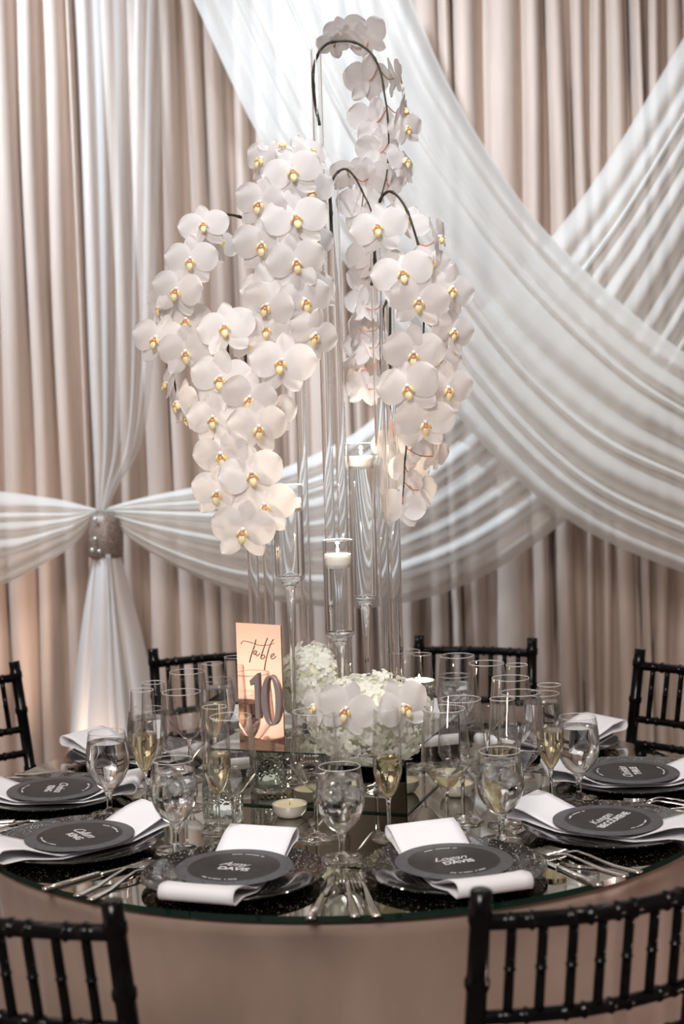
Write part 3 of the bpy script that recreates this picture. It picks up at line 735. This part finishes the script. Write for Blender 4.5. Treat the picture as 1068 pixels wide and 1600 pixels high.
def blossom(parent, loc, yaw, pitch, roll, size, rnd):
    """loc world; yaw 0 faces the camera side (-Y), 180 faces away; pitch up positive"""
    M = Matrix.Translation(Vector(loc) - parent.location) @ Matrix.Rotation(R(yaw), 4, 'Z') @ Matrix.Rotation(R(-pitch), 4, 'X') @ Matrix.Rotation(R(roll), 4, 'Y') @ Matrix.Scale(size, 4)
    b = link('blossom', None, parent); b.empty_display_size = 0.02; b.matrix_local = M
    j = lambda q: rnd.uniform(-q, q)
    for me, a, y, tilt in ((PET, 78, -0.001, 4), (PET, -78, -0.0012, 4), (SEP, 0, 0.002, 6), (SEP, 142, 0.003, 4), (SEP, -142, 0.003, 4)):
        link(me.name.split('.')[0], me, b, None, None, Matrix.Translation((0, y, 0)) @ Matrix.Rotation(R(a + j(6)), 4, 'Y') @ Matrix.Rotation(R(-tilt + j(12)), 4, 'X'))
    link('lip', LIP, b, None, None, Matrix.Scale(1.15, 4)); link('callus', CALLUS, b, None, None, Matrix.Scale(1.2, 4)); link('column', COL, b)
    return b
def orchid(label, stem_pts, flowers, seed, rad=0.0034, tip=0.0014, nodes=True):
    """stem_pts: (px, py, depth); flowers: (px, py, depth, yaw, pitch, roll, size)"""
    rnd = random.Random(seed)
    P = spline([at(*q) for q in stem_pts], 70); root = P[0].copy()
    o = empty('orchid_spray', root); tag(o, label, 'orchid', 'white orchid sprays in glass tubes')
    rads = [rad + (tip - rad) * (i / 69) ** 1.2 for i in range(70)]
    if nodes:
        for i in range(8, 66, 7): rads[i] *= 1.35
    link('stem', tube('stem', [p - root for p in P], rads, 'stem_dark', 8), o)
    for (px, py, d, yaw, pit, rol, sz) in flowers:
        c = at(px, py, d); b = blossom(o, c, yaw + rnd.uniform(-15, 15), pit + rnd.uniform(-11, 11), rol + rnd.uniform(-14, 14), sz * rnd.uniform(0.97, 1.12), rnd)
        back = c + b.matrix_local.to_3x3() @ Vector((0, 0.006, -0.001))
        q = min(P[15:], key=lambda s: (s - back - Vector((0, 0, 0.012))).length)
        if (q - back).length < 0.16:
            mid = back.lerp(q, 0.5) + Vector((0, 0.010, -0.008))
            link('pedicel', tube('pedicel', [v - root for v in spline([q, mid, back], 8)], [0.0013] * 8, 'pedicel' if rnd.random() < 0.6 else 'pedicel_green', 6), o)
    return o
def glass_tube(px, py, depth, label, r=0.0115):
    p = at(px, py, depth); o = empty('glass_tube', (p.x, p.y, ZB)); tag(o, label, 'glass tube', 'tall clear glass tubes on the riser')
    hgt = p.z - ZB
    link('tube_wall', lathe('tube_wall', [(r, 0.007), (r, hgt * 0.5), (r, hgt), (r - 0.0016, hgt), (r - 0.0016, hgt * 0.5), (r - 0.0016, 0.007), (r, 0.007)], 'solid_glass', 36), o)
    link('tube_bottom', lathe('tube_bottom', [(0, 0), (r + 0.0015, 0), (r + 0.0015, 0.006), (0, 0.006)], 'solid_glass', 28), o)
glass_tube(493, 78, 3.02, 'tallest clear glass tube, holding the top orchid stem')
glass_tube(520, 275, 2.98, 'clear glass tube right of the tallest one, holding the second orchid stem')
glass_tube(586, 388, 2.92, 'clear glass tube rising behind the right orchid cluster')
glass_tube(607, 470, 3.00, 'clear glass tube furthest right, behind the right orchid cluster')
glass_tube(459, 300, 3.10, 'clear glass tube behind the upper left orchid cluster')
glass_tube(403, 385, 3.06, 'clear glass tube behind the leftmost orchid cluster')
glass_tube(384, 545, 2.98, 'clear glass tube furthest left, behind the lower left orchids')

orchid('top orchid spray arching over from the tallest tube, blossoms turned away',
       [(499, 196, 3.02), (492, 160, 3.02), (489, 118, 3.02), (495, 88, 3.02), (510, 69, 3.02), (532, 64, 3.02), (556, 67, 3.02), (580, 84, 3.02), (594, 112, 3.02), (600, 145, 3.02), (605, 180, 3.02), (607, 225, 3.02), (604, 270, 3.02), (596, 305, 3.02), (588, 340, 3.04)],
       [(540, 48, 3.06, 170, 40, 0, 0.85), (577, 60, 3.06, 130, 30, 10, 0.8), (520, 66, 3.06, 200, 60, 0, 0.7), (572, 125, 3.06, 195, 10, 0, 0.9), (618, 120, 3.06, 110, 10, 0, 0.75), (582, 190, 3.06, 200, 0, 0, 0.95), (630, 172, 3.04, 70, 0, 0, 0.85), (634, 200, 3.03, 35, 0, -10, 0.7), (588, 235, 3.06, 190, 0, 0, 0.85), (630, 252, 3.02, 60, 10, 10, 0.9), (610, 290, 3.05, 150, 0, 0, 0.7)], 1)
orchid('small orchid spray arching from the second tube, seen from behind',
       [(518, 385, 2.98), (517, 330, 2.98), (516, 298, 2.98), (523, 274, 2.98), (539, 264, 2.98), (554, 277, 2.98), (567, 302, 2.98), (579, 328, 2.98), (590, 370, 3.0)],
       [(548, 272, 3.03, 180, 35, 0, 0.85), (578, 275, 3.03, 160, 20, 10, 0.8), (563, 322, 3.02, 200, 5, 0, 0.85), (580, 400, 3.06, 190, 0, 0, 0.9), (570, 440, 3.08, 200, 0, 0, 0.85)], 2)
orchid('right orchid spray with a column of blossoms facing the viewer',
       [(580, 446, 2.92), (585, 420, 2.92), (585, 385, 2.92), (588, 340, 2.92), (596, 308, 2.91), (612, 300, 2.90), (632, 322, 2.88), (648, 365, 2.87), (656, 400, 2.86), (662, 470, 2.85), (660, 550, 2.84), (655, 610, 2.83), (662, 650, 2.82)],
       [(592, 355, 2.82, -15, 10, -6, 0.98), (636, 345, 2.90, 20, 20, 20, 0.8), (628, 428, 2.80, -8, 5, -8, 1.0), (654, 470, 2.80, 4, -2, 4, 0.98), (646, 553, 2.78, -10, 0, -6, 1.02), (638, 606, 2.77, -6, 0, 0, 1.05), (663, 660, 2.78, 8, -8, 10, 0.95),
        (684, 372, 2.84, 75, 10, -30, 0.85), (703, 452, 2.84, 30, 5, 8, 0.95), (706, 517, 2.84, 42, 0, 12, 0.9), (698, 607, 2.82, 16, 0, 4, 0.98), (672, 410, 2.86, 40, 5, 0, 0.8), (688, 565, 2.86, 30, 0, 0, 0.8)], 3)
orchid('orchid spray behind the right tubes, blossoms turned to the left and away',
       [(606, 440, 3.00), (604, 468, 3.00), (598, 488, 3.0), (596, 540, 3.01), (597, 575, 3.01), (604, 602, 3.02), (610, 640, 3.03)],
       [(566, 478, 3.06, 215, 0, 0, 0.8), (558, 512, 3.06, 230, 0, 0, 0.85), (572, 540, 3.07, 190, 0, 0, 0.8), (550, 578, 3.06, 240, 10, 0, 0.8), (566, 606, 3.06, 200, -10, 0, 0.75), (618, 690, 3.10, 180, 0, 0, 0.9), (612, 748, 3.12, 190, 0, 0, 0.8)], 4, rad=0.0026)
orchid('drooping orchid tip below the right cluster with bare dark stem',
       [(609, 480, 3.00), (609, 530, 3.00), (609, 570, 2.99), (618, 625, 2.98), (634, 665, 2.97), (635, 690, 2.97), (632, 722, 2.97), (631, 748, 2.97), (629, 776, 2.97)],
       [(655, 690, 3.02, 170, 0, 0, 0.85), (682, 712, 2.98, 110, 0, 10, 0.75), (640, 735, 3.02, 190, 0, 0, 0.8), (658, 765, 3.0, 140, 10, 0, 0.8), (628, 792, 2.99, 180, -20, 0, 0.8)], 5, rad=0.0030)
orchid('upper left orchid cluster, tall column of blossoms facing the viewer',
       [(463, 420, 3.10), (461, 340, 3.10), (459, 290, 3.10), (455, 258, 3.07), (445, 245, 3.00), (436, 262, 2.94), (434, 310, 2.91), (436, 380, 2.90), (438, 450, 2.89), (440, 520, 2.88), (441, 555, 2.87)],
       [(440, 232, 2.95, 0, 60, 0, 0.85), (410, 250, 2.93, -55, 20, 15, 0.85), (482, 238, 2.92, 40, 35, -20, 0.85), (456, 270, 2.85, 6, 12, -5, 1.0), (406, 318, 2.85, -20, 5, 8, 1.0), (461, 342, 2.83, 8, 4, -4, 1.04), (410, 382, 2.84, -16, 0, 6, 0.98), (462, 409, 2.82, 4, 0, -6, 1.0), (414, 453, 2.83, -18, 4, -14, 0.95), (418, 478, 2.81, -6, 0, 10, 0.92),
        (474, 470, 2.83, 22, 4, 0, 0.95), (418, 514, 2.82, -10, 0, 0, 0.9), (490, 523, 2.82, 16, 0, 6, 0.95), (441, 567, 2.79, 0, 0, 0, 1.05), (484, 300, 2.90, 25, 5, 0, 0.9), (488, 375, 2.90, 28, 0, 0, 0.9), (500, 450, 2.90, 35, 0, 0, 0.85)], 6)
orchid('leftmost orchid spray curving down at the outer left',
       [(403, 470, 3.06), (402, 420, 3.06), (398, 372, 3.04), (384, 345, 3.0), (362, 336, 2.97), (338, 338, 2.94), (318, 360, 2.92), (298, 405, 2.91), (280, 455, 2.91), (272, 520, 2.91), (272, 590, 2.91), (280, 640, 2.92)],
       [(318, 352, 2.87, 0, 25, -10, 0.92), (342, 375, 2.95, 60, 10, 20, 0.8), (298, 407, 2.85, -12, 8, 0, 0.98), (277, 454, 2.85, -18, 0, 5, 0.92), (252, 478, 2.90, -70, 0, 0, 0.8), (290, 500, 2.88, 5, 0, 0, 0.95), (246, 530, 2.86, -30, 0, 0, 0.92), (290, 550, 2.84, 4, 0, 0, 0.95), (280, 630, 2.90, -50, 0, 20, 0.88), (262, 600, 2.93, -85, 10, 30, 0.75), (292, 650, 2.93, -110, -20, 0, 0.7)], 7)
orchid('lower left orchid cluster hanging lowest, blossoms facing the viewer',
       [(386, 650, 2.98), (384, 580, 2.98), (382, 545, 2.97), (376, 510, 2.93), (364, 500, 2.88), (356, 520, 2.84), (358, 580, 2.83), (365, 650, 2.82), (372, 720, 2.81), (378, 790, 2.80), (380, 815, 2.80)],
       [(352, 513, 2.80, -4, 8, 0, 1.0), (392, 530, 2.84, 20, 0, 10, 0.85), (345, 592, 2.77, -6, 4, -5, 1.02), (388, 622, 2.76, 6, 0, 6, 1.0), (334, 654, 2.77, -14, 0, 8, 0.98), (402, 668, 2.75, 8, 0, -6, 1.02), (347, 710, 2.76, -10, 0, 0, 1.0), (393, 742, 2.74, 6, 0, 4, 1.0), (340, 770, 2.75, -12, -4, 10, 0.98), (413, 790, 2.74, 12, 0, 6, 1.0), (380, 829, 2.72, 2, -4, 0, 1.02), (430, 640, 2.82, 30, 0, 0, 0.85)], 8)

# ------------------------------------------------------------------ hydrangea balls
def floret_mesh():
    v = []; f = []
    for k in range(4):
        a = k * PI / 2; ca, sa = math.cos(a), math.sin(a); b = len(v)
        for (x, y, z) in ((0.0, 0, 0), (0.004, -0.0045, 0.0012), (0.004, 0.0045, 0.0012), (0.0100, -0.0065, 0.0016), (0.0108, 0.0, 0.0030), (0.0100, 0.0065, 0.0016), (0.0145, -0.0032, -0.0004), (0.0145, 0.0032, -0.0004)):
            v.append((x * ca - y * sa, x * sa + y * ca, z + 0.0008 * (k % 2)))
        f += [(b, b + 1, b + 4), (b, b + 4, b + 2), (b + 1, b + 3, b + 4), (b + 2, b + 4, b + 5), (b + 3, b + 6, b + 4), (b + 4, b + 6, b + 7), (b + 4, b + 7, b + 5)]
    return mesh('floret', v, f, 'hydrangea')
FLO = floret_mesh()
def hydrangea(px, py, depth, rx, rz, n, label, seed, orch=()):
    rnd = random.Random(seed); c = at(px, py, depth)
    o = empty('hydrangea_arrangement', c); tag(o, label, 'flowers', 'hydrangea balls on the riser')
    bm = bmesh.new(); bmesh.ops.create_icosphere(bm, subdivisions=3, radius=1, matrix=Matrix.Translation((0, 0, rz * 0.16)) @ Matrix.Diagonal((rx * 0.88, rx * 0.88, rz * 0.74, 1)))
    link('flower_core', bm_mesh('flower_core', bm, 'hydrangea_core', True), o)
    g = PI * (3 - 5 ** 0.5)
    for i in range(n):
        z = 1 - 1.86 * (i + 0.5) / n; rr = math.sqrt(max(0, 1 - z * z)); a = i * g + rnd.uniform(-0.1, 0.1)
        lump = 1 + 0.07 * math.sin(5 * a + 2) * math.sin(4 * z) + rnd.uniform(-0.08, 0.07)
        d = Vector((rr * math.cos(a), rr * math.sin(a), z)); p = Vector((d.x * rx, d.y * rx, d.z * rz)) * lump
        wp = c + p - BC
        if wp.z < HB + 0.004 and abs(wp.dot(BX)) < SB / 2 + 0.006 and abs(wp.dot(BY)) < SB / 2 + 0.006: continue
        nrm = (Vector((d.x / rx, d.y / rx, d.z / rz)).normalized() + Vector((rnd.uniform(-0.6, 0.6), rnd.uniform(-0.6, 0.6), rnd.uniform(-0.6, 0.6)))).normalized()
        M = Matrix.Translation(p) @ nrm.to_track_quat('Z', 'Y').to_matrix().to_4x4() @ Matrix.Rotation(rnd.uniform(0, 1.57), 4, 'Z') @ Matrix.Scale(rnd.uniform(0.8, 1.1), 4)
        link('floret', FLO, o, None, None, M)
    for (qx, qy, qd, yaw, pit, rol, sz) in orch: blossom(o, at(qx, qy, qd), yaw, pit, rol, sz, rnd)
    return o, c
hydrangea(578, 1124, 2.755, 0.110, 0.084, 290, 'big white hydrangea ball with two orchid blossoms on the front of the riser', 3,
          [(541, 1108, 2.625, -12, 0, 15, 0.98), (628, 1104, 2.64, 35, 10, -20, 1.0), (492, 1103, 2.69, -60, 5, 0, 0.75)])
hydrangea(489, 1066, 3.12, 0.076, 0.080, 230, 'smaller white hydrangea ball behind the tubes, right of the sign', 4)

# ------------------------------------------------------------------ rose gold table sign
SW, SH = 0.112, 0.250
pr_ = onz(444, 1170, ZB); ang = R(-33)
sg = empty('table_sign', (pr_.x - SW / 2 * math.cos(ang), pr_.y - SW / 2 * math.sin(ang) , ZB + 0.0005), ang)
tag(sg, 'rose gold mirrored sign reading table 10 standing on the riser', 'sign')
link('panel', box_mesh('panel', (-SW / 2, SW / 2, 0, 0.003, 0, SH), 'rose_mirror'), sg)
link('panel_edge', box_mesh('panel_edge', (-SW / 2, SW / 2, 0.0031, 0.0042, 0, SH), 'sign_grey'), sg)
def S(x, y, d=-0.0006): return Vector((((x - 115) / 490 - 0.5) * SW, d, (1 - (y - 140) / 1255) * SH))
def stroke(pts, r, nm): link(nm, tube(nm, spline([S(*p) for p in pts], max(12, 5 * len(pts))), r, 'sign_ink', 6), sg)
stroke([(335, 300), (310, 380), (275, 470), (255, 540)], 0.0010, 'script_letter')
stroke([(165, 360), (185, 330), (215, 325), (300, 340), (360, 358), (420, 355), (480, 345), (530, 325)], 0.0007, 'script_letter')
stroke([(335, 422), (318, 418), (304, 440), (312, 456), (332, 436), (338, 420), (328, 455), (345, 470), (370, 440)], 0.0009, 'script_letter')
stroke([(460, 275), (430, 350), (395, 440), (382, 488), (400, 495), (425, 470), (408, 452), (388, 468)], 0.0010, 'script_letter')
stroke([(525, 285), (490, 340), (455, 440), (432, 520), (415, 610)], 0.0010, 'script_letter')
stroke([(490, 468), (515, 455), (527, 436), (508, 436), (490, 465), (500, 485), (525, 480), (548, 455)], 0.0009, 'script_letter')
def slab(nm, outer, inner=None, d0=-0.0065, d1=-0.001):
    v = []; f = []; n = len(outer)
    if inner is None:
        for d in (d0, d1): v += [S(x, y, d) for x, y in outer]
        f = [tuple(range(n)), tuple(range(2 * n - 1, n - 1, -1))] + [(k, (k + 1) % n, n + (k + 1) % n, n + k) for k in range(n)]
    else:
        for d in (d0, d1): v += [S(x, y, d) for x, y in outer] + [S(x, y, d) for x, y in inner]
        for k in range(n):
            k2 = (k + 1) % n
            f += [(k, k2, n + k2, n + k), (2 * n + k, 3 * n + k, 3 * n + k2, 2 * n + k2), (k, 2 * n + k, 2 * n + k2, k2), (n + k, n + k2, 3 * n + k2, 3 * n + k)]
    link(nm, mesh(nm, v, f, 'sign_grey', False), sg)
slab('numeral', [(358, 640), (366, 1112), (322, 1112), (318, 745), (275, 775), (268, 725)])
q = [2 * PI * k / 40 for k in range(40)]
slab('numeral', [(492 + 104 * math.cos(a), 912 + 258 * math.sin(a)) for a in q], [(494 + 50 * math.cos(a), 912 + 238 * math.sin(a)) for a in q])
